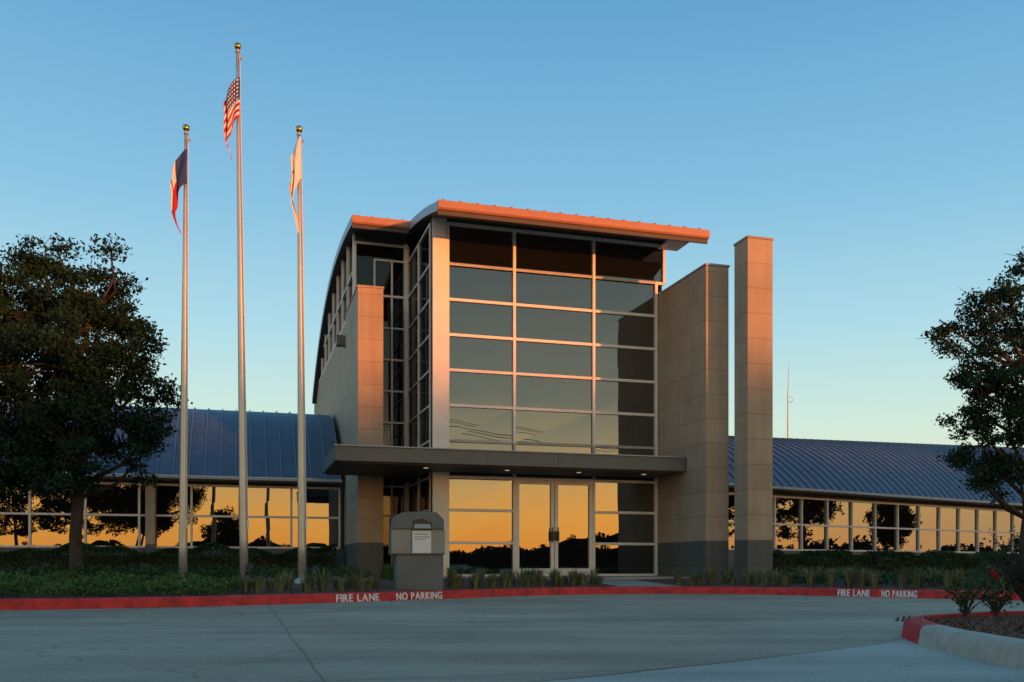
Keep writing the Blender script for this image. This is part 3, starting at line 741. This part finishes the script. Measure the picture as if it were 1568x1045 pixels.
for (x,y) in ((14,-14),(58,-14),(-30,-14)):
    e=empty('utility_pole'); u=Part('pole',M_bark); u.tube([(x,y,-.1),(x,y,11.6)],[.16,.10],10); u.box(x-.06,x+.06,y-1.1,y+1.1,10.9,11.02); u.build(e)
wr=Part('wires',M_steel)
for (y,z) in ((-15,11.1),(-14,11.15),(-13,11.1),(-14,8.6),(-14,8.2)):
    for x0,x1 in ((-30,14),(14,58)):
        wr.tube([(x0+(x1-x0)*t,y,z-1.1*4*t*(1-t)) for t in np.linspace(0,1,16)],.022,5)
we=empty('overhead_power_lines'); wr.build(we)

# ------------------------------------------------------------------ world + sun
S=Vector((.75,-.66,0)).normalized(); el=math.radians(.5)
S=Vector((S.x*math.cos(el),S.y*math.cos(el),math.sin(el)))
sun=bpy.data.lights.new('sun','SUN'); sun.energy=5.0; sun.angle=math.radians(1.2); sun.color=(1,.27,.06)
so=bpy.data.objects.new('sun',sun); COL.objects.link(so); so.rotation_euler=S.to_track_quat('Z','Y').to_euler()
w=bpy.data.worlds.new('World'); scene.world=w; w.use_nodes=True; nt=w.node_tree; N=nt.nodes; L=nt.links
bg=N['Background']; tc=N.new('ShaderNodeTexCoord'); sp=N.new('ShaderNodeSeparateXYZ'); L.new(tc.outputs['Generated'],sp.inputs[0])
def ramp(st):
    r=N.new('ShaderNodeValToRGB'); e=r.color_ramp.elements
    e[0].position=st[0][0]; e[0].color=(*st[0][1],1); e[1].position=st[-1][0]; e[1].color=(*st[-1][1],1)
    for p,c in st[1:-1]: q=e.new(p); q.color=(*c,1)
    r.color_ramp.interpolation='LINEAR'
    L.new(sp.outputs[2],r.inputs['Fac']); return r.outputs[0]
front=ramp([(0,(.80,.70,.46)),(.08,(.74,.80,.58)),(.15,(.58,.78,.70)),(.24,(.39,.67,.78)),(.36,(.22,.50,.72)),(.52,(.11,.34,.60)),(1,(.06,.20,.42))])
back=ramp([(0,(.92,.32,.045)),(.05,(.92,.42,.085)),(.09,(.72,.42,.14)),(.13,(.33,.29,.17)),(.18,(.165,.19,.15)),(.30,(.08,.118,.12)),(.5,(.042,.075,.10)),(1,(.04,.10,.18))])
vs_=N.new('ShaderNodeVectorMath'); vs_.operation='SCALE'; L.new(back,vs_.inputs[0]); vs_.inputs['Scale'].default_value=3.4
cb=N.new('ShaderNodeCombineXYZ'); L.new(sp.outputs[0],cb.inputs[0]); L.new(sp.outputs[1],cb.inputs[1])
nm=N.new('ShaderNodeVectorMath'); nm.operation='NORMALIZE'; L.new(cb.outputs[0],nm.inputs[0])
dt=N.new('ShaderNodeVectorMath'); dt.operation='DOT_PRODUCT'; L.new(nm.outputs[0],dt.inputs[0]); dt.inputs[1].default_value=(.42,-.907,0)
mr=N.new('ShaderNodeMapRange'); mr.interpolation_type='SMOOTHSTEP'; L.new(dt.outputs['Value'],mr.inputs['Value']); mr.inputs['From Min'].default_value=-.12; mr.inputs['From Max'].default_value=.92
mx=N.new('ShaderNodeMixRGB'); L.new(mr.outputs[0],mx.inputs[0]); L.new(front,mx.inputs[1]); L.new(vs_.outputs[0],mx.inputs[2])
L.new(mx.outputs[0],bg.inputs[0]); bg.inputs[1].default_value=1.
sk=N.new('ShaderNodeTexSky'); sk.sky_type='NISHITA'; sk.sun_disc=False; sk.sun_elevation=el; sk.sun_rotation=math.atan2(S.x,S.y)
b2=N.new('ShaderNodeBackground'); L.new(sk.outputs[0],b2.inputs[0]); b2.inputs[1].default_value=.05
ad=N.new('ShaderNodeAddShader'); L.new(bg.outputs[0],ad.inputs[0]); L.new(b2.outputs[0],ad.inputs[1]); L.new(ad.outputs[0],N['World Output'].inputs[0])
scene.view_settings.view_transform='Standard'; scene.view_settings.look='None'; scene.view_settings.exposure=0
